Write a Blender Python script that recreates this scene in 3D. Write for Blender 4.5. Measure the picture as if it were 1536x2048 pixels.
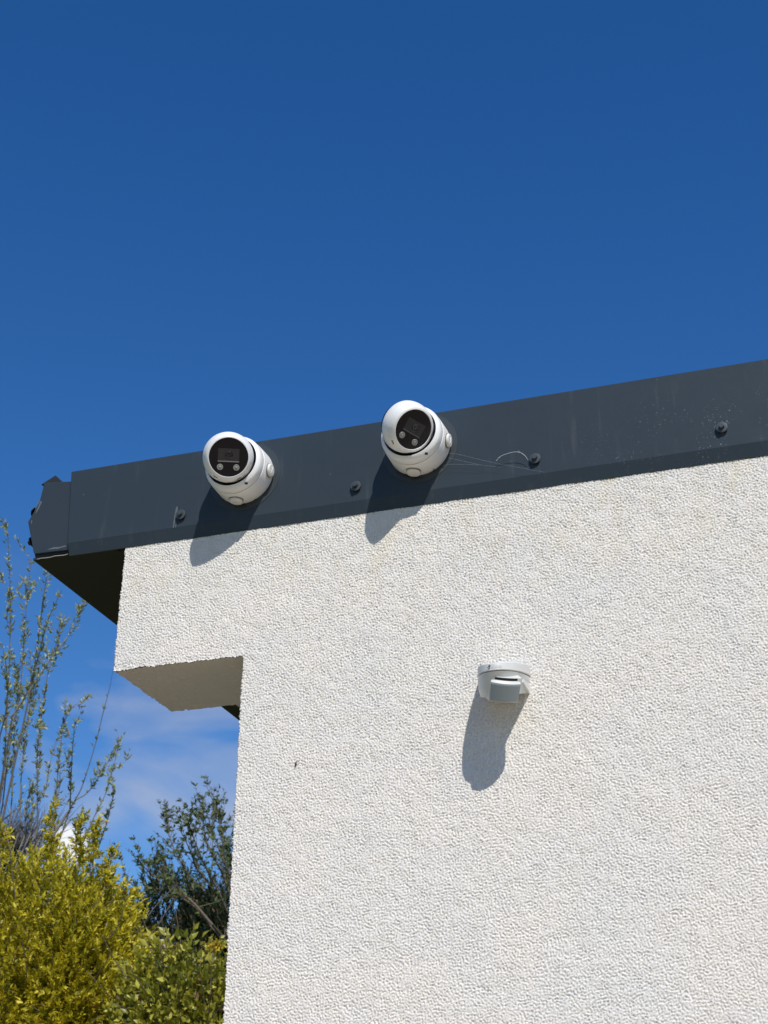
import bpy, bmesh, math, random
import numpy as np
from mathutils import Vector, Matrix

scene = bpy.context.scene
for o in list(bpy.data.objects):
    bpy.data.objects.remove(o)
R = math.radians

# ------------------------------------------------------------------ camera
cam = bpy.data.cameras.new('camera')
cam.sensor_fit = 'VERTICAL'
cam.sensor_height = 36.0
cam.lens = 36.0 * 3076.0 / 2048.0
cam.clip_start, cam.clip_end = 0.05, 3000.0
cam_ob = bpy.data.objects.new('camera', cam)
scene.collection.objects.link(cam_ob)
c_right = Vector((0.94648, 0.32246, 0.01001))
c_fwd = Vector((-0.29251, 0.84470, 0.44824)).normalized()
c_up = c_right.cross(c_fwd).normalized()
c_right = c_fwd.cross(c_up).normalized()
m = Matrix((c_right, c_up, -c_fwd)).transposed().to_4x4()
m.translation = Vector((0.0, -2.6, 1.5))
cam_ob.matrix_world = m
cam.dof.use_dof = True
cam.dof.focus_distance = 3.15
cam.dof.aperture_fstop = cam.lens / 3.8          # a phone lens: 3.8 mm opening
scene.camera = cam_ob

# ------------------------------------------------------------------ light
SUN = Vector((0.62, -1.0, 1.25)).normalized()    # towards the sun
sun_el = math.asin(SUN.z)
sun_az = math.atan2(SUN.x, SUN.y)
world = bpy.data.worlds.new('World')
scene.world = world
world.use_nodes = True
wn, wl = world.node_tree.nodes, world.node_tree.links
wn.clear()
w_out = wn.new('ShaderNodeOutputWorld')
w_bg = wn.new('ShaderNodeBackground')
w_bg.inputs['Strength'].default_value = 0.132
sky = wn.new('ShaderNodeTexSky')
sky.sky_type = 'NISHITA'
sky.sun_disc = False
sky.sun_elevation = sun_el
sky.sun_rotation = sun_az
sky.altitude = 0.0
sky.air_density = 1.0
sky.dust_density = 0.1
sky.ozone_density = 2.5
# thin fair-weather cloud low over the horizon, one field all the way round
tc = wn.new('ShaderNodeTexCoord')
mp = wn.new('ShaderNodeMapping')
mp.inputs['Scale'].default_value = (1.0, 1.0, 1.9)
mp.inputs['Location'].default_value = (19.18, 11.18, 4.34)
nz = wn.new('ShaderNodeTexNoise')
nz.inputs['Scale'].default_value = 8.0
nz.inputs['Detail'].default_value = 6.0
nz.inputs['Roughness'].default_value = 0.46
nz.inputs['Distortion'].default_value = 0.35
cr = wn.new('ShaderNodeValToRGB')
cr.color_ramp.elements[0].position = 0.47
cr.color_ramp.elements[1].position = 0.72
sep = wn.new('ShaderNodeSeparateXYZ')
band = wn.new('ShaderNodeMapRange')
band.interpolation_type = 'SMOOTHSTEP'
band.inputs['From Min'].default_value = 0.42
band.inputs['From Max'].default_value = 0.30
mul = wn.new('ShaderNodeMath'); mul.operation = 'MULTIPLY'
mul2 = wn.new('ShaderNodeMath'); mul2.operation = 'MULTIPLY'; mul2.inputs[1].default_value = 0.80
mix = wn.new('ShaderNodeMix'); mix.data_type = 'RGBA'
mix.inputs['B'].default_value = (4.5, 4.6, 5.0, 1)
# small cumulus heads
cdir = Vector((-0.4938, 0.8353, 0.2416))
n2 = wn.new('ShaderNodeTexNoise'); n2.inputs['Scale'].default_value = 70.0; n2.inputs['Detail'].default_value = 5.0
sub = wn.new('ShaderNodeVectorMath'); sub.operation = 'DISTANCE'; sub.inputs[1].default_value = cdir
ad = wn.new('ShaderNodeMath'); ad.operation = 'MULTIPLY_ADD'; ad.inputs[1].default_value = 0.022
c2 = wn.new('ShaderNodeMapRange'); c2.interpolation_type = 'SMOOTHSTEP'
c2.inputs['From Min'].default_value = 0.028
c2.inputs['From Max'].default_value = 0.016
mix2 = wn.new('ShaderNodeMix'); mix2.data_type = 'RGBA'
mix2.inputs['B'].default_value = (7.6, 7.8, 8.1, 1)
wl.new(tc.outputs['Generated'], mp.inputs['Vector'])
wl.new(mp.outputs['Vector'], nz.inputs['Vector'])
wl.new(nz.outputs['Fac'], cr.inputs['Fac'])
wl.new(tc.outputs['Generated'], sep.inputs[0])
wl.new(sep.outputs['Z'], band.inputs['Value'])
wl.new(cr.outputs['Color'], mul.inputs[0])
wl.new(band.outputs['Result'], mul.inputs[1])
wl.new(mul.outputs[0], mul2.inputs[0])
wl.new(mul2.outputs[0], mix.inputs['Factor'])
wl.new(tc.outputs['Generated'], n2.inputs['Vector'])
wl.new(tc.outputs['Generated'], sub.inputs[0])
wl.new(n2.outputs['Fac'], ad.inputs[0])
wl.new(sub.outputs['Value'], ad.inputs[2])
wl.new(ad.outputs[0], c2.inputs['Value'])
hsv = wn.new('ShaderNodeHueSaturation')
hsv.inputs['Saturation'].default_value = 1.355
hsv.inputs['Hue'].default_value = 0.510
wl.new(sky.outputs['Color'], hsv.inputs['Color'])
wl.new(hsv.outputs['Color'], mix.inputs['A'])
wl.new(mix.outputs['Result'], mix2.inputs['A'])
wl.new(c2.outputs['Result'], mix2.inputs['Factor'])
wl.new(mix2.outputs['Result'], w_bg.inputs['Color'])
wl.new(w_bg.outputs[0], w_out.inputs[0])

sun = bpy.data.lights.new('sun', 'SUN')
sun.energy = 4.5
sun.angle = R(0.53)
sun.color = (1.0, 0.95, 0.88)
sun_ob = bpy.data.objects.new('sun', sun)
sun_ob.rotation_euler = SUN.to_track_quat('Z', 'Y').to_euler()
sun_ob.location = (3, -3, 8)
scene.collection.objects.link(sun_ob)

scene.view_settings.view_transform = 'Standard'
scene.view_settings.look = 'None'
scene.view_settings.gamma = 1.0
scene.view_settings.exposure = -0.12
scene.view_settings.use_curve_mapping = False
scene.cycles.use_denoising = True
scene.cycles.max_bounces = 6

# ------------------------------------------------------------------ helpers
COL = scene.collection
rng = np.random.default_rng(11)
random.seed(7)

def link(o, parent=None):
    COL.objects.link(o)
    if parent is not None:
        o.parent = parent
    return o

def tag(o, label=None, cat=None, group=None, kind=None):
    if label: o['label'] = label
    if cat: o['category'] = cat
    if group: o['group'] = group
    if kind: o['kind'] = kind
    return o

def empty(name, loc=(0, 0, 0), parent=None):
    o = bpy.data.objects.new(name, None)
    o.location = loc
    o.empty_display_size = 0.05
    return link(o, parent)

def np_mesh(name, verts, faces, mat, parent=None, smooth=False, col=None):
    """verts (n,3), faces (m,3|4) arrays; col (n,3) optional point colour"""
    verts = np.asarray(verts, dtype=np.float32); faces = np.asarray(faces, dtype=np.int32)
    me = bpy.data.meshes.new(name)
    k = faces.shape[1]
    me.vertices.add(len(verts)); me.vertices.foreach_set('co', verts.ravel())
    me.loops.add(faces.size); me.loops.foreach_set('vertex_index', faces.ravel())
    me.polygons.add(len(faces))
    me.polygons.foreach_set('loop_start', np.arange(0, faces.size, k, dtype=np.int32))
    me.polygons.foreach_set('loop_total', np.full(len(faces), k, dtype=np.int32))
    if smooth:
        me.polygons.foreach_set('use_smooth', np.ones(len(faces), dtype=bool))
    me.update(calc_edges=True)
    if col is not None:
        a = me.color_attributes.new('tint', 'FLOAT_COLOR', 'POINT')
        c4 = np.ones((len(verts), 4), dtype=np.float32); c4[:, :3] = col
        a.data.foreach_set('color', c4.ravel())
    if mat: me.materials.append(mat)
    return link(bpy.data.objects.new(name, me), parent)

def bm_obj(name, bm, mat, parent=None, smooth=False, bevel=0.0, seg=2):
    bmesh.ops.recalc_face_normals(bm, faces=bm.faces)
    me = bpy.data.meshes.new(name)
    bm.to_mesh(me); bm.free()
    if smooth:
        for p in me.polygons: p.use_smooth = True
    if mat: me.materials.append(mat)
    o = link(bpy.data.objects.new(name, me), parent)
    if bevel:
        b = o.modifiers.new('bevel', 'BEVEL'); b.width = bevel; b.segments = seg
        b.limit_method = 'ANGLE'; b.angle_limit = R(35)
    return o

def add_box(bm, x0, x1, y0, y1, z0, z1):
    v = [bm.verts.new(p) for p in ((x0,y0,z0),(x1,y0,z0),(x1,y1,z0),(x0,y1,z0),(x0,y0,z1),(x1,y0,z1),(x1,y1,z1),(x0,y1,z1))]
    for f in ((0,1,2,3),(4,5,6,7),(0,1,5,4),(1,2,6,5),(2,3,7,6),(3,0,4,7)):
        bm.faces.new([v[i] for i in f])

def add_prism(bm, poly, axis_map, d0, d1):
    """poly 2-D list; axis_map(u, v, d) -> 3-D point; extruded from d0 to d1"""
    a = [bm.verts.new(axis_map(u, v, d0)) for u, v in poly]
    b = [bm.verts.new(axis_map(u, v, d1)) for u, v in poly]
    bm.faces.new(a); bm.faces.new(b[::-1])
    n = len(poly)
    for i in range(n):
        bm.faces.new((a[i], a[(i+1) % n], b[(i+1) % n], b[i]))

def add_lathe(bm, prof, n=48, M=Matrix.Identity(4), cap0=False, cap1=False):
    """prof [(r, h)] turned about local Z"""
    rings = []
    for r, h in prof:
        if r < 1e-6:
            rings.append([bm.verts.new(M @ Vector((0, 0, h)))] * n)
        else:
            rings.append([bm.verts.new(M @ Vector((r*math.cos(2*math.pi*i/n), r*math.sin(2*math.pi*i/n), h))) for i in range(n)])
    for a, b in zip(rings, rings[1:]):
        for i in range(n):
            q = []
            for v in (a[i], a[(i+1) % n], b[(i+1) % n], b[i]):
                if v not in q: q.append(v)
            if len(q) >= 3:
                bm.faces.new(q)
    if cap0: bm.faces.new(rings[0])
    if cap1: bm.faces.new(rings[-1])

def tube_arrays(pts, r0, r1, n=5):
    pts = np.asarray(pts, float); k = len(pts)
    t = np.gradient(pts, axis=0); t /= np.linalg.norm(t, axis=1)[:, None] + 1e-9
    ref = np.array([0.3, 0.9, 0.2]); u = np.cross(t, ref); u /= np.linalg.norm(u, axis=1)[:, None] + 1e-9
    w = np.cross(t, u)
    rr = np.linspace(r0, r1, k)
    a = np.arange(n) * 2*math.pi/n
    V = pts[:, None, :] + rr[:, None, None]*(np.cos(a)[None, :, None]*u[:, None, :] + np.sin(a)[None, :, None]*w[:, None, :])
    F = []
    for i in range(k-1):
        for j in range(n):
            F.append((i*n+j, i*n+(j+1) % n, (i+1)*n+(j+1) % n, (i+1)*n+j))
    return V.reshape(-1, 3), np.array(F)

class Tubes:
    def __init__(self): self.V = []; self.F = []; self.k = 0
    def add(self, pts, r0, r1, n=5):
        v, f = tube_arrays(pts, r0, r1, n)
        self.V.append(v); self.F.append(f + self.k); self.k += len(v)
    def build(self, name, mat, parent=None):
        return np_mesh(name, np.concatenate(self.V), np.concatenate(self.F), mat, parent, smooth=True)

def smooth_path(pts, sub=5):
    p = np.asarray(pts, float)
    if len(p) < 3:
        t = np.linspace(0, 1, sub+1)[:, None]; return p[0]*(1-t) + p[-1]*t
    q = np.vstack([2*p[0]-p[1], p, 2*p[-1]-p[-2]]); out = []
    for i in range(1, len(q)-2):
        for s in range(sub):
            t = s/sub
            out.append(0.5*((2*q[i]) + (-q[i-1]+q[i+1])*t + (2*q[i-1]-5*q[i]+4*q[i+1]-q[i+2])*t*t + (-q[i-1]+3*q[i]-3*q[i+1]+q[i+2])*t**3))
    out.append(p[-1])
    return np.array(out)

# ------------------------------------------------------------------ materials
def mat(name, base, rough=0.5, spec=0.5, metallic=0.0, coat=0.0):
    mm = bpy.data.materials.new(name); mm.use_nodes = True
    b = mm.node_tree.nodes['Principled BSDF']
    b.inputs['Base Color'].default_value = (*base, 1)
    b.inputs['Roughness'].default_value = rough
    b.inputs['Specular IOR Level'].default_value = spec
    b.inputs['Metallic'].default_value = metallic
    b.inputs['Coat Weight'].default_value = coat
    return mm

class NT:
    """tiny node helper"""
    def __init__(self, mm):
        self.n, self.l = mm.node_tree.nodes, mm.node_tree.links
        self.b = self.n['Principled BSDF']
    def obj(self, scale=(1, 1, 1)):
        t = self.n.new('ShaderNodeTexCoord'); q = self.n.new('ShaderNodeMapping')
        q.inputs['Scale'].default_value = scale
        self.l.new(t.outputs['Object'], q.inputs['Vector']); return q.outputs[0]
    def noise(self, vec, scale, detail=4, rough=0.5, dist=0.0):
        x = self.n.new('ShaderNodeTexNoise')
        x.inputs['Scale'].default_value = scale; x.inputs['Detail'].default_value = detail
        x.inputs['Roughness'].default_value = rough; x.inputs['Distortion'].default_value = dist
        self.l.new(vec, x.inputs['Vector']); return x.outputs['Fac']
    def remap(self, v, a, b, c=0.0, d=1.0):
        x = self.n.new('ShaderNodeMapRange'); x.interpolation_type = 'SMOOTHSTEP'
        for k, q in zip(('From Min', 'From Max', 'To Min', 'To Max'), (a, b, c, d)): x.inputs[k].default_value = q
        self.l.new(v, x.inputs['Value']); return x.outputs['Result']
    def math(self, op, a, b):
        x = self.n.new('ShaderNodeMath'); x.operation = op
        for i, v in enumerate((a, b)):
            if isinstance(v, (int, float)): x.inputs[i].default_value = v
            else: self.l.new(v, x.inputs[i])
        return x.outputs[0]
    def mix(self, fac, a, b):
        x = self.n.new('ShaderNodeMix'); x.data_type = 'RGBA'
        for k, v in (('Factor', fac), ('A', a), ('B', b)):
            if isinstance(v, (int, float)): x.inputs[k].default_value = v
            elif isinstance(v, tuple): x.inputs[k].default_value = (*v, 1)
            else: self.l.new(v, x.inputs[k])
        return x.outputs['Result']
    def xyz(self, vec):
        x = self.n.new('ShaderNodeSeparateXYZ'); self.l.new(vec, x.inputs[0]); return x.outputs
    def bump(self, h, strength, dist):
        x = self.n.new('ShaderNodeBump'); x.inputs['Strength'].default_value = strength; x.inputs['Distance'].default_value = dist
        self.l.new(h, x.inputs['Height']); self.l.new(x.outputs[0], self.b.inputs['Normal'])
    def base(self, c): self.l.new(c, self.b.inputs['Base Color'])

FASCIA_BOTTOM = 2.878
def render_material(name, bump_d):
    mm = mat(name, (0.78, 0.765, 0.73), 0.9, 0.15)
    t = NT(mm); v = t.obj()
    big = t.remap(t.noise(v, 5.0, 4, 0.6), 0.35, 0.7)
    c = t.mix(big, (0.765, 0.73, 0.675), (0.73, 0.71, 0.675))
    # ochre run-off stain in a ragged band under the metal trim, and a few faint patches lower down
    z = t.xyz(v)
    near = t.remap(z[2], 2.62, 2.885)
    drip = t.remap(t.noise(t.obj((17, 17, 8)), 1.0, 5, 0.65), 0.44, 0.70)
    c = t.mix(t.math('MULTIPLY', t.math('MULTIPLY', near, drip), 0.48), c, (0.66, 0.60, 0.43))
    pat = t.remap(t.noise(v, 16.0, 4, 0.6), 0.60, 0.78)
    c = t.mix(t.math('MULTIPLY', pat, 0.30), c, (0.70, 0.66, 0.50))
    sp = t.remap(t.noise(v, 330.0, 2, 0.5), 0.70, 0.78)
    c = t.mix(t.math('MULTIPLY', sp, 0.45), c, (0.42, 0.39, 0.32))  # dark specks painted in for the shaded pits of the grain
    t.base(c)
    n1 = t.noise(v, 240.0, 3, 0.55, 0.3); n2 = t.noise(v, 620.0, 2, 0.5)
    t.bump(t.math('ADD', n1, t.math('MULTIPLY', n2, 0.35)), 1.0, bump_d)
    return mm
M_render_fine = render_material('white_render', 0.0012)
M_render = render_material('white_render_coarse', 0.0050)

def metal_material(name, base, dirt=True):
    mm = mat(name, base, 0.42, 0.18)
    t = NT(mm); v = t.obj()
    f = t.remap(t.noise(v, 3.0, 5, 0.6), 0.3, 0.75)
    c = t.mix(f, base, tuple(x*1.05 for x in base))
    if dirt:
        # dried water and lime spots, thicker towards the far right end
        x = t.xyz(v)
        right = t.remap(x[0], -0.62, -0.15)
        low = t.remap(x[2], 3.07, 2.97)
        spots = t.remap(t.noise(v, 260.0, 2, 0.6), 0.645, 0.70)
        patch = t.remap(t.noise(v, 13.0, 3, 0.6), 0.40, 0.62)
        c = t.mix(t.math('MULTIPLY', t.math('MULTIPLY', spots, patch), t.math('MULTIPLY', t.math('MULTIPLY', right, low), 0.5)), c, (0.42, 0.44, 0.44))
        few = t.remap(t.noise(v, 120.0, 2, 0.5), 0.775, 0.80)
        c = t.mix(t.math('MULTIPLY', few, 0.4), c, (0.35, 0.37, 0.37))
        run = t.remap(t.noise(t.obj((60, 60, 7)), 1.0, 4, 0.6), 0.55, 0.8)
        c = t.mix(t.math('MULTIPLY', run, 0.10), c, (0.22, 0.22, 0.20))
    t.base(c)
    r = t.remap(t.noise(v, 40.0, 4, 0.6), 0.3, 0.7, 0.40, 0.46)
    t.l.new(r, t.b.inputs['Roughness'])
    t.bump(t.noise(v, 1400.0, 1, 0.5), 0.12, 0.0004)
    return mm
M_fascia = metal_material('anthracite_coated_metal', (0.033, 0.0465, 0.060))
M_trim = metal_material('anthracite_trim', (0.034, 0.0465, 0.059), False)
M_soffit = mat('dark_soffit', (0.024, 0.026, 0.026), 0.6, 0.3)
M_scrape = mat('scuffed_primer', (0.11, 0.13, 0.145), 0.8, 0.2)
M_seal = mat('bare_sheet_edge', (0.42, 0.40, 0.36), 0.6, 0.3)
M_screw = mat('grey_screw', (0.048, 0.060, 0.072), 0.45, 0.4)
M_rubber = mat('black_rubber', (0.012, 0.012, 0.013), 0.7, 0.3)

def plastic(name, base, rough=0.38):
    mm = mat(name, base, rough, 0.5)
    t = NT(mm); v = t.obj()
    g = t.remap(t.noise(v, 22.0, 5, 0.65), 0.45, 0.8)
    c = t.mix(t.math('MULTIPLY', g, 0.35), base, tuple(x*y for x, y in zip(base, (0.86, 0.82, 0.72))))
    s = t.remap(t.noise(v, 190.0, 2, 0.5), 0.735, 0.77)
    c = t.mix(t.math('MULTIPLY', s, 0.6), c, (0.30, 0.25, 0.18))
    t.base(c)
    return mm
M_white = plastic('white_camera_plastic', (0.80, 0.80, 0.78))
M_cap = plastic('white_cap', (0.74, 0.73, 0.69), 0.45)
M_shell = mat('black_shell', (0.010, 0.010, 0.011), 0.45, 0.4)
M_gasket = mat('grey_gasket', (0.24, 0.23, 0.20), 0.8, 0.2)
M_seam = mat('dark_seam', (0.03, 0.028, 0.025), 0.8, 0.2)
M_glass = mat('black_front_glass', (0.004, 0.004, 0.007), 0.06, 0.3)
M_window = mat('lens_window_grey', (0.030, 0.029, 0.030), 0.25, 0.4)
M_lens = mat('lens_dark', (0.008, 0.008, 0.010), 0.05, 0.6)
M_ledge = mat('window_ledge', (0.20, 0.19, 0.18), 0.4, 0.4)
M_led = mat('led_reflector', (0.26, 0.26, 0.24), 0.25, 0.5)
M_led_core = mat('led_core', (0.26, 0.26, 0.24), 0.2, 0.5)
M_pir = plastic('white_sensor_plastic', (0.64, 0.65, 0.63), 0.4)
M_pirlens = mat('milky_grey_sensor_lens', (0.235, 0.275, 0.285), 0.35, 0.4)
t_ = NT(M_pirlens); vv_ = t_.obj()
t_.bump(t_.noise(t_.obj((1, 1, 1)), 420.0, 1, 0.5), 0.25, 0.001)
M_ink = mat('grey_print', (0.10, 0.10, 0.11), 0.6, 0.2)
M_ink2 = mat('faded_print', (0.42, 0.43, 0.44), 0.6, 0.2)
M_silk = mat('spider_silk', (0.55, 0.56, 0.56), 0.5, 0.4)
M_insect = mat('dark_insect', (0.02, 0.018, 0.015), 0.4, 0.5)

def leaf_material(name, rough, trans, gloss=0.35):
    mm = bpy.data.materials.new(name); mm.use_nodes = True
    n, l = mm.node_tree.nodes, mm.node_tree.links
    b = n['Principled BSDF']; out = n['Material Output']
    at = n.new('ShaderNodeAttribute'); at.attribute_name = 'tint'
    tr = n.new('ShaderNodeBsdfTranslucent'); mx = n.new('ShaderNodeMixShader'); mx.inputs[0].default_value = trans
    l.new(at.outputs['Color'], b.inputs['Base Color']); l.new(at.outputs['Color'], tr.inputs['Color'])
    b.inputs['Roughness'].default_value = rough; b.inputs['Specular IOR Level'].default_value = gloss
    l.new(b.outputs[0], mx.inputs[1]); l.new(tr.outputs[0], mx.inputs[2]); l.new(mx.outputs[0], out.inputs['Surface'])
    return mm
M_leaf = leaf_material('leaf', 0.40, 0.36, 0.55)
M_leaf_dull = leaf_material('dull_leaf', 0.6, 0.32, 0.25)
def bark(name, a, b_):
    mm = mat(name, a, 0.85, 0.2); t = NT(mm); t.base(t.mix(t.noise(t.obj((1, 1, 0.3)), 60.0, 4, 0.6), a, b_)); return mm
M_bark = bark('brown_twig_bark', (0.10, 0.075, 0.055), (0.20, 0.16, 0.12))
M_bark_grey = bark('grey_willow_bark', (0.13, 0.115, 0.10), (0.26, 0.23, 0.20))

def ground_material(name, a, b_, scale):
    mm = mat(name, a, 0.95, 0.1); t = NT(mm); v = t.obj()
    t.base(t.mix(t.noise(v, scale, 6, 0.6), a, b_)); t.bump(t.noise(v, scale*12, 3, 0.6), 0.5, 0.01)
    return mm
M_lawn = ground_material('lawn', (0.045, 0.075, 0.02), (0.09, 0.12, 0.04), 2.0)
M_patio = ground_material('sandstone_paving', (0.37, 0.285, 0.20), (0.43, 0.335, 0.24), 3.0)

# ------------------------------------------------------------------ ground
bm = bmesh.new(); add_box(bm, -400, 400, -400, 400, -0.3, 0.0)
tag(bm_obj('ground', bm, M_lawn), kind='structure')
bm = bmesh.new(); add_box(bm, -3.0, 6.0, -6.0, 3.2, 0.0, 0.04)
tag(bm_obj('patio', bm, M_patio), kind='structure')

# ------------------------------------------------------------------ the garden building
XW, ZB = -1.1916, 2.6073            # edge of the full-height wall, underside of the beam
H = 0.0015
XL = XW - 191*H                      # free end of the beam
building = empty('garden_building', (0, 0, 0))
tag(building, 'white rendered flat-roofed garden building with dark grey metal roof trim', 'building')

def band_noise(ny, nx, lam, width, seed):
    g = np.random.default_rng(seed)
    s = np.fft.rfft2(g.standard_normal((ny, nx)))
    ky = np.fft.fftfreq(ny, H)[:, None]; kx = np.fft.rfftfreq(nx, H)[None, :]
    k = np.sqrt(kx*kx + ky*ky) + 1e-6
    s *= np.exp(-0.5*(np.log(k*lam)/width)**2)
    f = np.fft.irfft2(s, s=(ny, nx))
    return f/f.std()

nx = int(round((0.02-XL)/H)) + 1
kz0, kz1 = int(round((1.76-ZB)/H)), int(round((2.892-ZB)/H))
nzv = kz1 - kz0 + 1
xs = XL + H*np.arange(nx)
zs = ZB + H*np.arange(kz0, kz1+1)
f1 = band_noise(nzv, nx, 0.0056, 0.38, 1)
f2 = band_noise(nzv, nx, 0.0036, 0.30, 2)
f3 = band_noise(nzv, nx, 0.16, 0.6, 3)
f4 = band_noise(nzv, nx, 0.05, 0.7, 4)
field = np.tanh(2.3*(f1 + 0.45 + 0.25*f4))*0.75 + 0.20*f2
AMP = 0.00160
Y = -(AMP*field + 0.00025*f3)
X = np.repeat(xs[None, :], nzv, 0); Z = np.repeat(zs[:, None], nx, 1)
iw = int(round((XW-XL)/H)); jb = -kz0
def ragged(n, seed):
    g = np.random.default_rng(seed)
    a = np.convolve(g.standard_normal(n+20), np.hanning(5), 'same')[10:10+n]; b = np.convolve(g.standard_normal(n+80), np.hanning(25), 'same')[40:40+n]
    return 0.0008*a/a.std() + 0.0006*b/b.std()
X[jb:, 0] += ragged(nzv-jb, 5)
X[:jb+1, iw] += ragged(jb+1, 6)
Z[jb, :iw+1] += ragged(iw+1, 7)
V = np.stack([X, Y, Z], -1).reshape(-1, 3)
idx = np.arange(nzv*nx).reshape(nzv, nx)
q = np.stack([idx[:-1, :-1], idx[:-1, 1:], idx[1:, 1:], idx[1:, :-1]], -1)
keep = np.ones(q.shape[:2], bool); keep[:jb, :iw] = False
Fq = [q[keep]]
Vs = [V]; nv = len(V)
def lip(ids, off):
    """fold the edge of the face back behind the surface"""
    global nv
    v = V[ids] + np.array(off); v[:, 1] = 0.016
    Vs.append(v); n = len(ids); b = np.arange(nv, nv+n); nv += n
    Fq.append(np.stack([ids[:-1], ids[1:], b[1:], b[:-1]], -1))
lip(idx[jb:, 0], (0.003, 0, 0))
lip(idx[:jb+1, iw], (0.003, 0, 0))
lip(idx[jb, :iw+1], (0, 0, 0.003))
front = np_mesh('rendered_front', np.concatenate(Vs), np.concatenate(Fq), M_render_fine, building, smooth=True)

# underside of the beam: its own grained sheet with ragged free edges
HU = 0.003; DEP = 0.2664
nu, nw = int(0.2875/HU)+1, int(DEP/HU)+1
ux = np.linspace(XL+0.0005, XW+0.004, nu); uy = np.linspace(0.0015, DEP, nw)
g = band_noise(nw, nu, 0.0085, 0.5, 21)
UX = np.repeat(ux[None, :], nw, 0); UY = np.repeat(uy[:, None], nu, 1); UZ = ZB + 0.0006 - 0.00075*g
UX[:, 0] += ragged(nw, 22)*1.2; UY[-1, :] += ragged(nu, 23)
uv = np.stack([UX, UY, UZ], -1).reshape(-1, 3); ui = np.arange(nu*nw).reshape(nw, nu)
uq = np.stack([ui[:-1, :-1], ui[1:, :-1], ui[1:, 1:], ui[:-1, 1:]], -1).reshape(-1, 4)
np_mesh('beam_underside', uv, uq, M_render_fine, building, smooth=True)

# the bodies behind the grained faces
bm = bmesh.new(); add_box(bm, XL+0.0035, XW+0.002, 0.008, DEP-0.003, ZB+0.0025, 2.892)
bm_obj('beam', bm, M_render, building)
bm = bmesh.new(); add_box(bm, XW+0.0035, 3.2, 0.008, DEP-0.002, 0.041, 2.892)
bm_obj('wall', bm, M_render, building)
bm = bmesh.new()
vs = [bm.verts.new(p) for p in ((0.02, 0, 0.041), (3.2, 0, 0.041), (3.2, 0, 2.892), (0.02, 0, 2.892), (XW, 0, 0.041), (0.02, 0, 1.76), (XW, 0, 1.76))]
bm.faces.new((vs[0], vs[1], vs[2], vs[3])); bm.faces.new((vs[4], vs[0], vs[5], vs[6]))
bm_obj('rendered_front', bm, M_render, building)
bm = bmesh.new(); add_box(bm, -1.326, 3.2, DEP+0.001, 3.2, ZB+0.002, 2.892)
bm_obj('porch_ceiling', bm, M_render, building)
bm = bmesh.new(); add_box(bm, -0.9, 3.2, 3.0, 3.199, 0.041, ZB+0.001)
bm_obj('rear_wall', bm, M_render, building)
bm = bmesh.new(); add_box(bm, -1.60, 3.3, 0.004, 3.3, 2.8935, 3.062)
bm_obj('roof', bm, M_trim, building)

# front fascia: folded sheet with a kicked-in bottom edge and a flat top return
FY = -0.0100
ZT, ZC, ZBF = 3.0847, 2.9090, 2.8820
prof = [(0.10, ZT+0.004), (FY+0.002, ZT), (FY, ZT-0.002), (FY, ZC), (FY+0.0080, ZBF), (FY+0.012, ZBF+0.0006), (FY+0.012, ZBF+0.002), (FY+0.0095, ZBF+0.0018), (FY+0.0018, ZC), (FY+0.0018, ZT-0.003), (0.10, ZT+0.002)]
bm = bmesh.new()
a = [bm.verts.new((-1.6100 - (z-2.880)*0.064, y, z)) for y, z in prof]
b = [bm.verts.new((3.25, y, z)) for y, z in prof]
for i in range(len(prof)):
    j = (i+1) % len(prof); bm.faces.new((a[i], a[j], b[j], b[i]))
bm.faces.new(a); bm.faces.new(b[::-1])
fascia = bm_obj('front_fascia', bm, M_fascia, building)

# screws: bonded washer + hexagon head, axis along -Y
def screw_mesh():
    bm = bmesh.new()
    Mx = Matrix.Rotation(R(90), 4, 'X')          # local Z -> -Y
    add_lathe(bm, [(0.0100, 0.0), (0.0108, 0.0046)], 24, Mx)
    k0 = len(bm.faces)
    add_lathe(bm, [(0.0112, 0.0046), (0.0114, 0.0054), (0.0108, 0.0062), (0.0098, 0.0064), (0.0054, 0.0068)], 24, Mx)
    add_lathe(bm, [(0.0050, 0.0066), (0.0050, 0.0122), (0.0042, 0.0132)], 6, Mx, cap1=True)
    bmesh.ops.recalc_face_normals(bm, faces=bm.faces)
    me = bpy.data.meshes.new('screw'); bm.to_mesh(me); bm.free()
    me.materials.append(M_screw); me.materials.append(M_rubber)
    for i, p in enumerate(me.polygons): p.material_index = 1 if i < k0 else 0
    return me
sm = screw_mesh()
for i, x in enumerate((-1.3460, -0.9564, -0.5849, -0.2238, 0.15, 0.53)):
    o = link(bpy.data.objects.new('screw', sm), fascia)
    o.location = (x, FY, (2.9345, 2.9400, 2.9416, 2.9481, 2.947, 2.948)[i])
    o.rotation_euler = (0, R((12, 25, 40, 8, 30, 20)[i]), 0)

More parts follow.
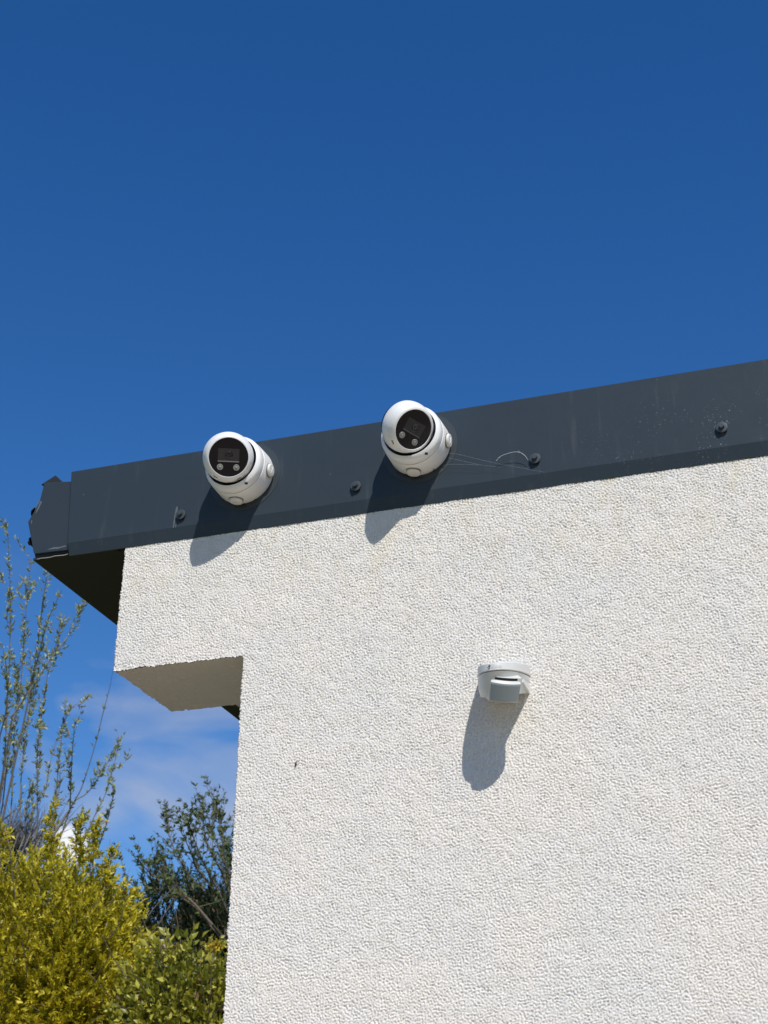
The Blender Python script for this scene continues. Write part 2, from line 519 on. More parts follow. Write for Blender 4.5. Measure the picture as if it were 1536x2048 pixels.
# side eaves: faceted box trim running back along the left edge, its near end closed by a plate
eave = [(-1.6940, 3.0695), (-1.7000, 3.0220), (-1.7215, 2.9780), (-1.6975, 2.8935), (-1.5950, 2.8935), (-1.5950, 3.0600)]
bm = bmesh.new(); add_prism(bm, eave, lambda u, v, d: (u, d, v), 0.0040, 3.3)
side = bm_obj('side_fascia', bm, M_trim, building)
plate = [(-1.6935, 3.0715), (-1.6995, 3.0240), (-1.7225, 2.9790), (-1.6985, 2.9010), (-1.6950, 2.8985), (-1.5960, 2.8960), (-1.5960, 3.0610)]
bm = bmesh.new(); add_prism(bm, plate, lambda u, v, d: (u, d, v), -0.0030, 0.0035)
endp = bm_obj('end_plate', bm, M_trim, side, bevel=0.0012)
bm = bmesh.new(); add_prism(bm, [(-1.722, 3.0880), (-1.6880, 3.1055), (-1.6700, 3.0850)], lambda u, v, d: (u, d, v), 0.03, 3.3)
bm_obj('roof_edge_flashing', bm, M_soffit, side)
# bare scrapes on the plate: thin chipped patches of primer
def chip(name, pts, y, parent, mt=M_scrape):
    bm = bmesh.new(); add_prism(bm, pts, lambda u, v, d: (u, d, v), y-0.0004, y)
    return bm_obj(name, bm, mt, parent)
chip('scrape', [(-1.7005, 3.0310), (-1.6975, 3.0330), (-1.7060, 3.0080), (-1.7090, 3.0020)], -0.0031, endp)
chip('scrape', [(-1.6960, 3.0270), (-1.6925, 3.0230), (-1.7020, 3.0000), (-1.7060, 2.9960), (-1.7030, 3.0080)], -0.0031, endp)
chip('scrape', [(-1.7140, 2.9820), (-1.7115, 2.9810), (-1.7120, 2.9720), (-1.7140, 2.9760)], -0.0031, endp)
chip('scrape', [(-1.6680, 2.9035), (-1.6500, 2.9075), (-1.6350, 2.9060), (-1.6220, 2.9080), (-1.6180, 2.9050), (-1.6400, 2.9020), (-1.6550, 2.9030)], -0.0031, endp)
chip('scrape', [(-1.3600, 2.9560), (-1.3570, 2.9580), (-1.3555, 2.9500), (-1.3590, 2.9300), (-1.3615, 2.9080), (-1.3640, 2.9080), (-1.3625, 2.9350)], FY-0.0001, fascia)
chip('scrape', [(-1.3575, 2.9190), (-1.3560, 2.9200), (-1.3570, 2.9080), (-1.3585, 2.9080)], FY-0.0001, fascia)
# domed screw heads on the hidden outer face, seen in profile
for (x, z, ang) in ((-1.7130, 3.0050, 64), (-1.7110, 2.9330, 106)):
    bm = bmesh.new(); add_lathe(bm, [(0.0115, 0.0), (0.0110, 0.0025), (0.0055, 0.0055), (0.0048, 0.0085), (0.0, 0.009)], 16)
    o = bm_obj('screw', bm, M_rubber, side)
    o.location = (x, 0.006, z); o.rotation_euler = (0, R(-ang), 0)
# soffit board with a bare sheet edge towards the front
bm = bmesh.new(); add_box(bm, -1.7010, XL+0.0025, 0.0030, 3.3, 2.8865, 2.8915)
soffit = bm_obj('soffit_board', bm, M_soffit, building)
pts = [(-1.6900 + i*0.0108, 2.8868 + 0.0009*math.sin(i*1.9) + 0.0004*i*0.5) for i in range(8)]
tb = Tubes(); tb.add([(x, 0.0015, z) for x, z in pts], 0.0007, 0.0009, 4); tb.build('sheet_edge', M_seal, soffit)
# torn sealing foam in the gap behind the fascia
bm = bmesh.new()
for i in range(9):
    bmesh.ops.create_icosphere(bm, subdivisions=1, radius=random.uniform(0.0035, 0.007), matrix=Matrix.Translation((-1.515+i*0.0042, 0.004+random.uniform(0, .01), 2.892-i*0.0011+random.uniform(-.002, .002))))
bm_obj('sealing_foam', bm, M_rubber, soffit)

# ------------------------------------------------------------------ turret cameras
def turret(loc, face, roll, label, lamp_z=-0.021, window=True):
    root = empty('security_camera', loc)
    tag(root, label, 'security camera', 'security cameras on the roof fascia')
    Mx = Matrix.Rotation(R(90), 4, 'X')          # local Z -> -Y (out of the fascia)
    bm = bmesh.new(); add_lathe(bm, [(0.0, 0.0004), (0.079, 0.0004), (0.0785, 0.0010), (0.0, 0.0011)], 64, Mx)
    bm_obj('sealant_ring', bm, M_ring, root)
    bm = bmesh.new()
    add_lathe(bm, [(0.0, 0.0012), (0.0645, 0.0012), (0.0650, 0.0025), (0.0650, 0.006), (0.0638, 0.0445), (0.0632, 0.0460), (0.0602, 0.0462)], 72, Mx)
    box = bm_obj('junction_box', bm, M_white, root, smooth=True, bevel=0.0008)
    bm = bmesh.new(); add_lathe(bm, [(0.0605, 0.0450), (0.0605, 0.0492)], 72, Mx)
    bm_obj('seam', bm, M_seam, root, smooth=True)
    # screw-in conduit caps on the right and the bottom of the box
    for ang in (R(-6), R(-96)):
        bm = bmesh.new()
        add_lathe(bm, [(0.0140, -0.006), (0.0140, 0.0046), (0.0128, 0.0062), (0.0100, 0.0066), (0.0, 0.0066)], 32)
        add_box(bm, -0.0070, 0.0070, -0.0010, 0.0010, 0.0062, 0.0076)
        cap = bm_obj('conduit_cap', bm, M_cap, box, smooth=True, bevel=0.0006)
        d = Vector((math.cos(ang), 0, math.sin(ang)))
        cap.location = d*0.0642 + Vector((0, -0.0215, 0))
        bm = bmesh.new(); add_lathe(bm, [(0.0150, -0.004), (0.0150, 0.0016), (0.0140, 0.0020)], 32)
        bm_obj('gasket', bm, M_gasket, cap)
        cap.rotation_euler = d.to_track_quat('Z', 'X').to_euler()
    bm = bmesh.new()
    add_lathe(bm, [(0.0600, 0.0478), (0.0628, 0.0479), (0.0632, 0.0500), (0.0626, 0.0600), (0.0616, 0.0632), (0.0600, 0.0650), (0.0556, 0.0684), (0.0546, 0.0688), (0.0540, 0.0680), (0.0536, 0.0560)], 72, Mx)
    ring = bm_obj('base_ring', bm, M_white, root, smooth=True)
    bm = bmesh.new(); add_lathe(bm, [(0.0537, 0.0545), (0.030, 0.0545)], 48, Mx)
    bm_obj('inner_collar', bm, M_shell, ring)
    a = R(-58)
    bm = bmesh.new(); add_box(bm, -0.0030, 0.0030, -0.0022, 0.0022, -0.002, 0.0012)
    nt = bm_obj('locking_screw', bm, M_shell, ring, bevel=0.0005)
    d = Vector((math.cos(a), -0.6, math.sin(a))).normalized()
    nt.location = Vector((math.cos(a)*0.0622, -0.0630, math.sin(a)*0.0622)); nt.rotation_euler = d.to_track_quat('Z', 'Y').to_euler()
    # dust and old web caught under the box
    bm = bmesh.new(); g_ = random.Random(int(loc[0]*1000))
    for k in range(16):
        t = R(g_.uniform(-135, -62)); r_ = 0.0655 + g_.uniform(-0.001, 0.0025)
        s_ = g_.uniform(0.0008, 0.0024)
        bmesh.ops.create_icosphere(bm, subdivisions=1, radius=s_, matrix=Matrix.Translation((r_*math.cos(t), -0.0015-g_.uniform(0, 0.004), r_*math.sin(t))) @ Matrix.Diagonal((g_.uniform(0.8, 2.2), 1, g_.uniform(0.6, 1.2), 1)))
    tag(bm_obj('dirt', bm, M_dirt, box), kind='stuff')
    # swivelling head
    fz = Vector(face).normalized()
    up = Vector((0, 0, 1)); rx = up.cross(fz).normalized(); ry = fz.cross(rx)
    B = Matrix((rx, ry, fz)).transposed().to_4x4() @ Matrix.Rotation(R(roll), 4, 'Z')
    B.translation = Vector((0.0, -0.0860, 0.0012))
    HR = 0.0522; fr = 0.0398
    bm = bmesh.new(); prof = []
    for i in range(13):
        t = R(98 - i*(98-58)/12); k = 0.9855 if i == 8 else 1.0
        if i == 8: prof += [(HR*math.sin(R(72.4)), HR*math.cos(R(72.4)))]
        prof.append((k*HR*math.sin(t), k*HR*math.cos(t)))
        if i == 8: prof += [(HR*math.sin(R(70.2)), HR*math.cos(R(70.2)))]
    prof += [(0.0412, 0.0286), (0.0404, 0.0290), (fr, 0.0284), (fr, 0.0262)]
    add_lathe(bm, [(HR*math.sin(R(98))-0.0012, HR*math.cos(R(98)))] + prof, 72)
    head = bm_obj('head', bm, M_white, root, smooth=True); head.matrix_local = B
    bm = bmesh.new(); add_lathe(bm, [((HR-0.0015)*math.sin(R(100+i*8)), (HR-0.0015)*math.cos(R(100+i*8))) for i in range(11)], 48)
    bm_obj('rear_shell', bm, M_shell, head, smooth=True)
    for ang in (-120, -62):
        bm = bmesh.new(); add_box(bm, -0.0042, 0.0042, -0.0010, 0.0010, 0, 0.0006)
        n_ = bm_obj('pry_slot', bm, M_seam, head)
        t = R(66); p = Vector((math.cos(R(ang))*math.sin(t), math.sin(R(ang))*math.sin(t), math.cos(t)))
        n_.location = p*(HR-0.0002); n_.rotation_euler = p.to_track_quat('Z', 'Y').to_euler()
    bm = bmesh.new(); add_lathe(bm, [(0.0, 0.0272), (fr-0.001, 0.0272), (fr-0.0002, 0.0266), (fr-0.0002, 0.024)], 72)
    plate_ = bm_obj('front_glass', bm, M_glass, root, smooth=False); plate_.matrix_local = B
    # what shows behind the glass, set a hair above it
    z0 = 0.0273
    wx, wz = 0.0215, 0.0125
    cy = 0.005
    bm = bmesh.new(); add_box(bm, -wx, wx, cy-wz, cy+wz, z0-0.001, z0+0.0003)
    win = bm_obj('lens_window', bm, M_window if window else M_window2, plate_)
    bm = bmesh.new(); add_box(bm, -wx, wx, cy-wz-0.0022, cy-wz, z0-0.001, z0+0.0007)
    bm_obj('window_ledge', bm, M_ledge if window else M_ledge2, plate_)
    bm = bmesh.new(); add_lathe(bm, [(0.0085, z0+0.0004), (0.0080, z0+0.0009), (0.0072, z0+0.0009), (0.0068, z0+0.0004), (0.003, z0+0.0010), (0.0, z0+0.0012)], 32, Matrix.Translation((0.001, cy, 0)))
    bm_obj('lens', bm, M_lens, plate_, smooth=True)
    for sx in (-1, 1):
        T = Matrix.Translation((sx*0.0165, -0.0205, 0))
        bm = bmesh.new(); add_lathe(bm, [(0.0064, z0-0.001), (0.0064, z0+0.0004), (0.0054, z0+0.0009), (0.0038, z0+0.0002)], 28, T)
        lamp = bm_obj('lamp', bm, M_led, plate_, smooth=True)
        bm = bmesh.new(); add_lathe(bm, [(0.0038, z0+0.0002), (0.0030, z0+0.0004), (0.0022, z0+0.0014), (0.0, z0+0.0018)], 20, T)
        bm_obj('lamp_core', bm, M_led_core, lamp, smooth=True)
    return root
M_dirt = mat('dark_dust', (0.045, 0.035, 0.024), 0.95, 0.1)
M_ring = mat('clear_sealant_smear', (0.040, 0.052, 0.060), 0.48, 0.3)
M_ledge2 = mat('window_ledge_dark', (0.07, 0.075, 0.085), 0.4, 0.4)
M_window2 = mat('lens_window_dark', (0.016, 0.016, 0.019), 0.2, 0.4)
turret((-1.2052, FY, 3.0042), (0.40, -0.78, -0.47), 2.0, 'white turret security camera near the corner, facing the viewer straight on')
turret((-0.8215, FY, 3.0085), (0.66, -0.48, -0.60), -9.0, 'white turret security camera turned to the right, with cobweb beside it', window=False)

# ------------------------------------------------------------------ motion sensor
sx0, szc = -0.6580, 2.4900
sensor = empty('motion_sensor', (sx0, 0, szc))
tag(sensor, 'small white motion sensor with grey lens on the white wall', 'motion sensor')
def dshape(wd, dep, n=44, p=2.2):
    """half super-ellipse in plan: wall at y=0, bulging towards -Y"""
    out = []
    for i in range(n+1):
        t = math.pi*i/n
        c, s = math.cos(t), math.sin(t)
        out.append((-wd*math.copysign(abs(c)**(2/p), c), -dep*abs(s)**(2/p)))
    return out
def hood_mesh(rows):
    """rows of (z at wall, z at front, half width, depth)"""
    bm = bmesh.new(); rings = []
    for zb_, zf, wd, dep, *sh in rows:
        sh = sh[0] if sh else 0.07
        r_ = []
        for x, y in dshape(wd, dep):
            k = -y/dep
            r_.append(bm.verts.new((x - sh*y, y - 0.0005, zb_ + (zf-zb_)*k)))
        rings.append(r_)
    for a_, b_ in zip(rings, rings[1:]):
        for i in range(len(a_)-1):
            bm.faces.new((a_[i], a_[i+1], b_[i+1], b_[i]))
    return bm, rings
bm, rg = hood_mesh([(0.0300, -0.0080, 0.0452, 0.1270), (0.0285, -0.0092, 0.0462, 0.1284), (0.0095, -0.0215, 0.0466, 0.1290), (0.0085, -0.0225, 0.0456, 0.1278)])
bm.faces.new(rg[0]); bm.faces.new(rg[-1][::-1])
hood = bm_obj('hood', bm, M_pir, sensor, smooth=False, bevel=0.0008)
bm = bmesh.new(); add_box(bm, -0.0340, 0.0440, -0.0500, 0.0, -0.0255, 0.0290)
for v in bm.verts:
    if v.co.y < -0.01: v.co.z -= 0.006 if v.co.z > 0 else -0.004
bm_obj('back_plate', bm, M_pir, sensor, bevel=0.002)
bm, rg = hood_mesh([(0.0086, -0.0222, 0.0444, 0.1262), (0.0066, -0.0242, 0.0444, 0.1262)])
bm_obj('hood_seam', bm, M_gasket, sensor)
bm, rg = hood_mesh([(0.0070, -0.0238, 0.0452, 0.1272, 0.07), (-0.0020, -0.0290, 0.0446, 0.1220, 0.04), (-0.0150, -0.0460, 0.0415, 0.1080, -0.01), (-0.0240, -0.0580, 0.0380, 0.0980, -0.02)])
bm.faces.new(rg[0]); bm.faces.new(rg[-1][::-1])
body = bm_obj('sensor_body', bm, M_pir, sensor, bevel=0.0008)
# lens carrier: a curved milky panel in a white frame, tipped down and turned a little to the right
ln = Vector((0.42, -0.75, -0.52)).normalized()
lx = Vector((0, 0, 1)).cross(ln).normalized(); ly = ln.cross(lx)
LM = Matrix((lx, ly, ln)).transposed().to_4x4(); LM.translation = Vector((0.0205, -0.0965, -0.0490))
def bulged(bm, wd, ht, d0, d1, bulge, taper=0.0, n=14):
    f_, b_ = [], []
    for j, v in enumerate((-ht, ht)):
        ft, bk = [], []
        for i in range(n+1):
            u = -1 + 2*i/n; w_ = wd*(1 - (taper if j == 0 else 0))
            ft.append(bm.verts.new((u*w_, v, d1 - bulge*u*u))); bk.append(bm.verts.new((u*w_, v, d0)))
        f_.append(ft); b_.append(bk)
    for i in range(n):
        bm.faces.new((f_[0][i], f_[0][i+1], f_[1][i+1], f_[1][i])); bm.faces.new((b_[0][i+1], b_[0][i], b_[1][i], b_[1][i+1]))
        for s in (0, 1): bm.faces.new((f_[s][i], b_[s][i], b_[s][i+1], f_[s][i+1]))
    for i in (0, n): bm.faces.new((f_[0][i], f_[1][i], b_[1][i], b_[0][i]))
bm = bmesh.new(); bulged(bm, 0.0290, 0.0225, -0.030, 0.0085, 0.0080, 0.08)
for v in bm.verts: v.co.y += 0.0015
car = bm_obj('lens_frame', bm, M_pir, sensor, bevel=0.0010); car.matrix_local = LM
def lens_panel(bm, rows, n=20):
    """rows (v, half width, depth at the middle, bulge)"""
    ft = [[bm.verts.new(((-1+2*i/n)*w_, v, d - bu*(-1+2*i/n)**2)) for i in range(n+1)] for v, w_, d, bu in rows]
    for a_, b_ in zip(ft, ft[1:]):
        for i in range(n): bm.faces.new((a_[i], a_[i+1], b_[i+1], b_[i]))
    bk = [bm.verts.new((x, v, -0.004)) for x, v in ((-rows[0][1], rows[0][0]), (rows[0][1], rows[0][0]), (rows[-1][1], rows[-1][0]), (-rows[-1][1], rows[-1][0]))]
    bm.faces.new(ft[0] + [bk[1], bk[0]]); bm.faces.new(ft[-1] + [bk[2], bk[3]])
    bm.faces.new([f[0] for f in ft] + [bk[3], bk[0]]); bm.faces.new([f[-1] for f in ft] + [bk[2], bk[1]])
bm = bmesh.new(); lens_panel(bm, [(-0.0195, 0.0246, 0.0120, 0.0085), (-0.0178, 0.0250, 0.0142, 0.0090), (0.0105, 0.0268, 0.0165, 0.0100), (0.0135, 0.0268, 0.0155, 0.0100), (0.0185, 0.0262, 0.0085, 0.0085)])
pl = bm_obj('lens', bm, M_pirlens, car)
pl.data.materials.append(M_pir)
for p_ in pl.data.polygons:
    if p_.center.y > 0.0136 and p_.center.z > 0: p_.material_index = 1  # upper bevel in white: its sunlit brightness is put into the colour
# raised dark strip: painted-in shade of the slot between hood and lens
bm = bmesh.new(); bulged(bm, 0.0262, 0.0021, -0.020, 0.0094, 0.0080)
for v in bm.verts: v.co.y += 0.0208
bm_obj('slot_shade', bm, M_seam, car)
# printed emblem and lettering on the hood band (flat print just proud of the curved band)
def band_point(x, z):
    wd, dep, p = 0.0466, 0.1290, 2.2
    y = -dep
    for _ in range(6):
        y = -dep*(max(0.0, 1-abs((x+0.07*y)/wd)**p))**(1/p)
    return y - 0.0026
bm = bmesh.new()
for cx, cz, r_ in ((0.0030, -0.0145, 0.0024), (-0.0008, -0.0163, 0.0010)):
    n = 20; ring_ = []
    for i in range(n):
        t = 2*math.pi*i/n; x = cx + r_*math.cos(t); z = cz + r_*math.sin(t)
        ring_.append(bm.verts.new((x, band_point(x, z), z)))
    bm.faces.new(ring_)
bm_obj('printed_emblem', bm, M_ink, sensor)
cu = bpy.data.curves.new('lettering', 'FONT'); cu.body = 'blumin'; cu.size = 0.0066; cu.resolution_u = 2
tmp = bpy.data.objects.new('lettering', cu); COL.objects.link(tmp)
bpy.context.view_layer.update()
me = bpy.data.meshes.new_from_object(tmp.evaluated_get(bpy.context.evaluated_depsgraph_get()))
bpy.data.objects.remove(tmp)
for v in me.vertices:
    x, z = v.co.x + 0.0072, v.co.y - 0.0172
    v.co = (x, band_point(x, z), z)
me.materials.clear(); me.materials.append(M_ink2)
link(bpy.data.objects.new('lettering', me), sensor)

# ------------------------------------------------------------------ small things on wall and fascia
def strands(name, paths, r, label, cat):
    t = Tubes()
    for p in paths: t.add(smooth_path(p, 6), r, r*0.7, 4)
    return tag(t.build(name, M_silk), label, cat)
strands('cobweb', [[(-0.7624, -0.030, 2.9773), (-0.7294, -0.026, 2.9673), (-0.6634, -0.022, 2.9406), (-0.5663, -0.017, 2.9069)],
                   [(-0.7694, -0.024, 2.9501), (-0.7559, -0.021, 2.9535), (-0.6944, -0.020, 2.9423), (-0.6540, -0.018, 2.9312)],
                   [(-0.7558, -0.030, 2.9637), (-0.7352, -0.025, 2.9569), (-0.6944, -0.021, 2.9423)]], 0.0001,
        'fine cobweb threads stretched between the right-hand camera and the fascia', 'cobweb')
strands('dried_grass_wisp', [[(-0.6623, -0.018, 2.9469), (-0.6520, -0.021, 2.9542), (-0.6286, -0.023, 2.9581), (-0.6135, -0.023, 2.9556), (-0.6037, -0.021, 2.9483), (-0.5980, -0.018, 2.9385)],
                             [(-0.6545, -0.020, 2.9515), (-0.6525, -0.021, 2.9545)], [(-0.6155, -0.023, 2.9560), (-0.6135, -0.024, 2.9590)], [(-0.6090, -0.022, 2.953), (-0.6040, -0.021, 2.9485)]], 0.00055,
        'pale curled wisp caught beside a fascia screw', 'wisp')
bm = bmesh.new()
bmesh.ops.create_icosphere(bm, subdivisions=2, radius=1.0)
for v in bm.verts: v.co = Vector((v.co.x*0.0014, v.co.y*0.0015, v.co.z*0.0052))
fly = empty('insect', (-1.0695, -0.0032, 2.3727)); fly.rotation_euler = (0, R(10), 0)
tag(fly, 'tiny dark insect resting on the white wall', 'insect')
bm_obj('body', bm, M_insect, fly, smooth=True)
t = Tubes()
for s in (-1, 1):
    for k in (-1, 0, 1): t.add([(0, 0, 0.001+k*0.0015), (s*0.0018, -0.0008, 0.001+k*0.002), (s*0.003, 0.0022, 0.001+k*0.003)], 0.0002, 0.00015, 3)
t.build('legs', M_insect, fly)

# ------------------------------------------------------------------ plants
def basis(d):
    d = d/(np.linalg.norm(d, axis=-1, keepdims=True)+1e-9)
    r = rng.standard_normal(d.shape); u = np.cross(d, r); u /= np.linalg.norm(u, axis=-1, keepdims=True)+1e-9
    return d, u, np.cross(d, u)

LEAF = np.array([[0, 0, 0], [0.42, -0.5, 0.12], [0.46, 0, 0], [0.42, 0.5, 0.12], [1, 0, -0.10]])
LEAF_F = np.array([[0, 2, 1], [0, 3, 2], [1, 2, 4], [2, 3, 4]])
def leaves(name, pos, dirs, length, width, tint, material, parent, face_up=0.6):
    """one folded blade per row; dirs = blade direction"""
    n = len(pos)
    d = dirs/(np.linalg.norm(dirs, axis=1, keepdims=True)+1e-9)
    nrm = rng.standard_normal((n, 3))*(1.05-face_up) + np.array([0.15, -0.25, 1.0])*face_up
    s = np.cross(nrm, d); s /= np.linalg.norm(s, axis=1, keepdims=True)+1e-9
    up = np.cross(d, s)
    L = length[:, None, None]; Wd = width[:, None, None]
    P = pos[:, None, :] + LEAF[None, :, 0, None]*d[:, None, :]*L + LEAF[None, :, 1, None]*s[:, None, :]*Wd + LEAF[None, :, 2, None]*up[:, None, :]*L
    F = (LEAF_F[None] + (np.arange(n)*5)[:, None, None]).reshape(-1, 3)
    o = np_mesh(name, P.reshape(-1, 3), F, material, parent, smooth=False, col=np.repeat(tint, 5, 0))
    return tag(o, kind='stuff')

def shoots_from(points, dirs, length, nleaf, spread):
    """leaf positions in opposite pairs along short shoots"""
    n = len(points); d, u, w = basis(dirs)
    k = np.arange(nleaf); tpos = (k//2+1)/(nleaf//2)
    ang = (k % 2)*math.pi + (k//2 % 2)*math.pi/2
    t = tpos[None, :]*length[:, None]
    P = points[:, None, :] + d[:, None, :]*t[:, :, None]
    side = np.cos(ang)[None, :, None]*u[:, None, :] + np.sin(ang)[None, :, None]*w[:, None, :]
    sp = spread*(1.15-0.75*tpos)[None, :, None]
    D = d[:, None, :] + side*sp + rng.normal(0, 0.22, (n, nleaf, 3))
    return P.reshape(-1, 3), D.reshape(-1, 3), np.repeat(np.arange(n), nleaf), np.tile(tpos, n)

def ell_points(n, c, r, lo=0.80, hi=1.05, zmin=0.05):
    v = rng.standard_normal((n, 3)); v /= np.linalg.norm(v, axis=1, keepdims=True)
    lump = 1 + 0.10*np.sin(v[:, 0]*7+c[0]*3) * np.sin(v[:, 2]*6+1.3) + 0.08*np.sin(v[:, 1]*9)
    rr = (rng.uniform(lo, hi, n)*lump)[:, None]
    p = np.array(c) + v*rr*np.array(r)
    ok = p[:, 2] > zmin
    return p[ok], v[ok]/np.array(r)

def mixcol(a, b, t): return np.array(a)[None]*(1-t[:, None]) + np.array(b)[None]*t[:, None]

def bush(name, label, cat, base, ells, ldark, lmid, lbright, leaf_len, leaf_w, shoot_len, nleaf, spread, up, spikes=(), material=None, inner=0.5, group=None, twig=None):
    root = empty(name, base); tag(root, label, cat, group)
    off = np.array(base)
    PP, DD, SS, TT = [], [], [], []; so = 0
    for c, r, n in ells:
        for lo, hi, m in ((0.82, 1.04, n), (0.45, 0.82, int(n*inner))):
            p, d = ell_points(m, c, r, lo, hi)
            d /= np.linalg.norm(d, axis=1, keepdims=True)
            d = d*0.8 + np.array([0, 0, up]) + rng.normal(0, 0.35, d.shape)
            ln_ = rng.uniform(0.6, 1.3, len(p))*shoot_len
            a, b, s, t = shoots_from(p, d, ln_, nleaf, spread)
            PP.append(a); DD.append(b); SS.append(s+so); TT.append(t); so += len(p)
    stems = Tubes()
    for sp in spikes:
        path = smooth_path(sp, 8); stems.add(path-off, 0.004, 0.0015, 4)
        seg = np.gradient(path, axis=0)
        for rep in range(2):
            a, b, s, t = shoots_from(path[2:], seg[2:] + rng.normal(0, 0.012, seg[2:].shape), np.full(len(path)-2, shoot_len*0.7), nleaf, spread*1.1)
            PP.append(a); DD.append(b); SS.append(s+so); TT.append(t); so += len(path)
    P, D, S, T = map(np.concatenate, (PP, DD, SS, TT))
    # shoot-level and leaf-level colour: young tips paler
    sc = rng.beta(1.6, 1.8, so)[S]; lc = np.clip(0.55*sc + 0.30*T + rng.normal(0, 0.16, len(P)), 0, 1)
    col = np.where(lc[:, None] < 0.5, mixcol(ldark, lmid, lc*2), mixcol(lmid, lbright, lc*2-1))
    L = np.clip(rng.normal(0.9, 0.24, len(P)), 0.4, 1.6)*leaf_len
    dead = rng.random(len(P)) < 0.02; col[dead] = np.array((0.22, 0.13, 0.05))*rng.uniform(0.5, 1.2, (dead.sum(), 1))
    leaves('foliage', P-off, D, L, L*leaf_w, col, material or M_leaf, root, 0.5)
    # stems from the ground into the crown
    for k in range(9):
        c, r, n = ells[k % len(ells)]
        q = np.array(c) + rng.normal(0, 0.3, 3)*np.array(r)
        b0 = off + np.array([rng.normal(0, 0.12), rng.normal(0, 0.12), 0])
        mid = (b0+q)/2 + rng.normal(0, 0.08, 3)
        stems.add(smooth_path([b0-off, mid-off, q-off], 6), 0.009, 0.004, 6)
    for k in range(110):
        c, r, n = ells[k % len(ells)]
        p, d = ell_points(1, c, r, 0.72, 0.95)
        if len(p) == 0: continue
        d = d[0]/np.linalg.norm(d[0]) + np.array([0, 0, up*1.2])
        stems.add(smooth_path([p[0]-off, p[0]-off+d*0.08+rng.normal(0, .02, 3), p[0]-off+d*0.2], 3), 0.0035, 0.0015, 4)
    stems.build('stems', twig or M_bark, root)
    return root

# world-space growth lines of the stems (metres)
WILLOW = [
    [(-4.624, 4.442, 3.822), (-4.59, 4.379, 4.081), (-4.563, 4.301, 4.339), (-4.529, 4.206, 4.623), (-4.5, 4.096, 4.903), (-4.476, 3.964, 5.191)],
    [(-4.683, 4.563, 3.832), (-4.636, 4.486, 4.176), (-4.576, 4.431, 4.444), (-4.526, 4.324, 4.787), (-4.498, 4.264, 4.973), (-4.468, 4.215, 5.134)],
    [(-4.731, 4.65, 4.386), (-4.619, 4.593, 4.535), (-4.536, 4.491, 4.732), (-4.462, 4.378, 4.924), (-4.39, 4.273, 5.086)],
    [(-4.425, 4.157, 4.191), (-4.355, 4.186, 4.335), (-4.267, 4.211, 4.506), (-4.205, 4.238, 4.625), (-4.166, 4.261, 4.718), (-4.119, 4.257, 4.875)],
    [(-4.457, 4.353, 4.418), (-4.359, 4.257, 4.651), (-4.288, 4.192, 4.765), (-4.196, 4.137, 4.88)],
    [(-4.848, 5.213, 3.871), (-4.824, 5.075, 4.317), (-4.782, 5.012, 4.542), (-4.738, 4.954, 4.738), (-4.678, 4.913, 4.909), (-4.641, 4.887, 5.007)],
    [(-4.937, 4.899, 4.063), (-4.854, 4.889, 4.233), (-4.779, 4.859, 4.429), (-4.746, 4.804, 4.608), (-4.731, 4.722, 4.811)],
    [(-4.581, 5.001, 3.682), (-4.493, 4.959, 3.895), (-4.454, 4.937, 3.944), (-4.401, 4.913, 4.02), (-4.314, 4.859, 4.232), (-4.253, 4.804, 4.388), (-4.198, 4.755, 4.516), (-4.157, 4.706, 4.615)],
    [(-4.476, 4.975, 3.956), (-4.435, 5.035, 4.014), (-4.389, 5.079, 4.126), (-4.326, 5.115, 4.283), (-4.284, 5.149, 4.406)],
    [(-4.409, 4.97, 3.662), (-4.356, 4.986, 3.833), (-4.303, 5.006, 3.98), (-4.272, 5.01, 4.126), (-4.254, 5.015, 4.245)],
    [(-4.395, 5.142, 3.703), (-4.313, 5.067, 3.822), (-4.249, 4.989, 3.912), (-4.19, 4.911, 3.987)],
    [(-4.64, 5.052, 3.873), (-4.622, 5.002, 4.095), (-4.604, 4.965, 4.262), (-4.572, 4.932, 4.432), (-4.52, 4.939, 4.521), (-4.488, 4.972, 4.514)],
    [(-4.339, 4.7, 3.813), (-4.288, 4.592, 3.947), (-4.233, 4.483, 4.079), (-4.172, 4.375, 4.209)],
    [(-4.843, 5.077, 3.807), (-4.822, 5.026, 3.999), (-4.766, 5.019, 4.112), (-4.738, 4.953, 4.333), (-4.729, 4.891, 4.496)],
    [(-4.744, 4.971, 3.773), (-4.751, 4.978, 3.921), (-4.709, 5.021, 4.048), (-4.701, 5.031, 4.201), (-4.685, 5.042, 4.356)],
    [(-4.88, 4.861, 3.827), (-4.844, 4.942, 3.919), (-4.849, 5.001, 3.994), (-4.877, 5.036, 4.096)],
    [(-4.667, 4.642, 3.711), (-4.664, 4.602, 3.983), (-4.663, 4.56, 4.231), (-4.652, 4.536, 4.429), (-4.667, 4.467, 4.677)],
    [(-4.648, 4.71, 3.728), (-4.66, 4.68, 4.005), (-4.656, 4.667, 4.235), (-4.644, 4.673, 4.414), (-4.627, 4.677, 4.596)],
    [(-4.626, 5.195, 3.909), (-4.526, 5.133, 3.909), (-4.432, 5.069, 3.905)],
    [(-4.551, 4.254, 4.123), (-4.491, 4.19, 4.237), (-4.448, 4.092, 4.397), (-4.429, 3.986, 4.527)],
    [(-4.796, 5.21, 3.867), (-4.747, 5.183, 4.006), (-4.705, 5.169, 4.089), (-4.687, 5.12, 4.226)],
    [(-4.484, 5.043, 3.685), (-4.436, 4.984, 3.781), (-4.39, 4.925, 3.863)],
    [(-4.365, 4.977, 3.66), (-4.331, 4.941, 3.734), (-4.296, 4.913, 3.781)],
]
WILLOW_BASE = [
    [(-4.595, 4.71, 3.447), (-4.573, 4.774, 3.351), (-4.54, 4.878, 3.101)],
]
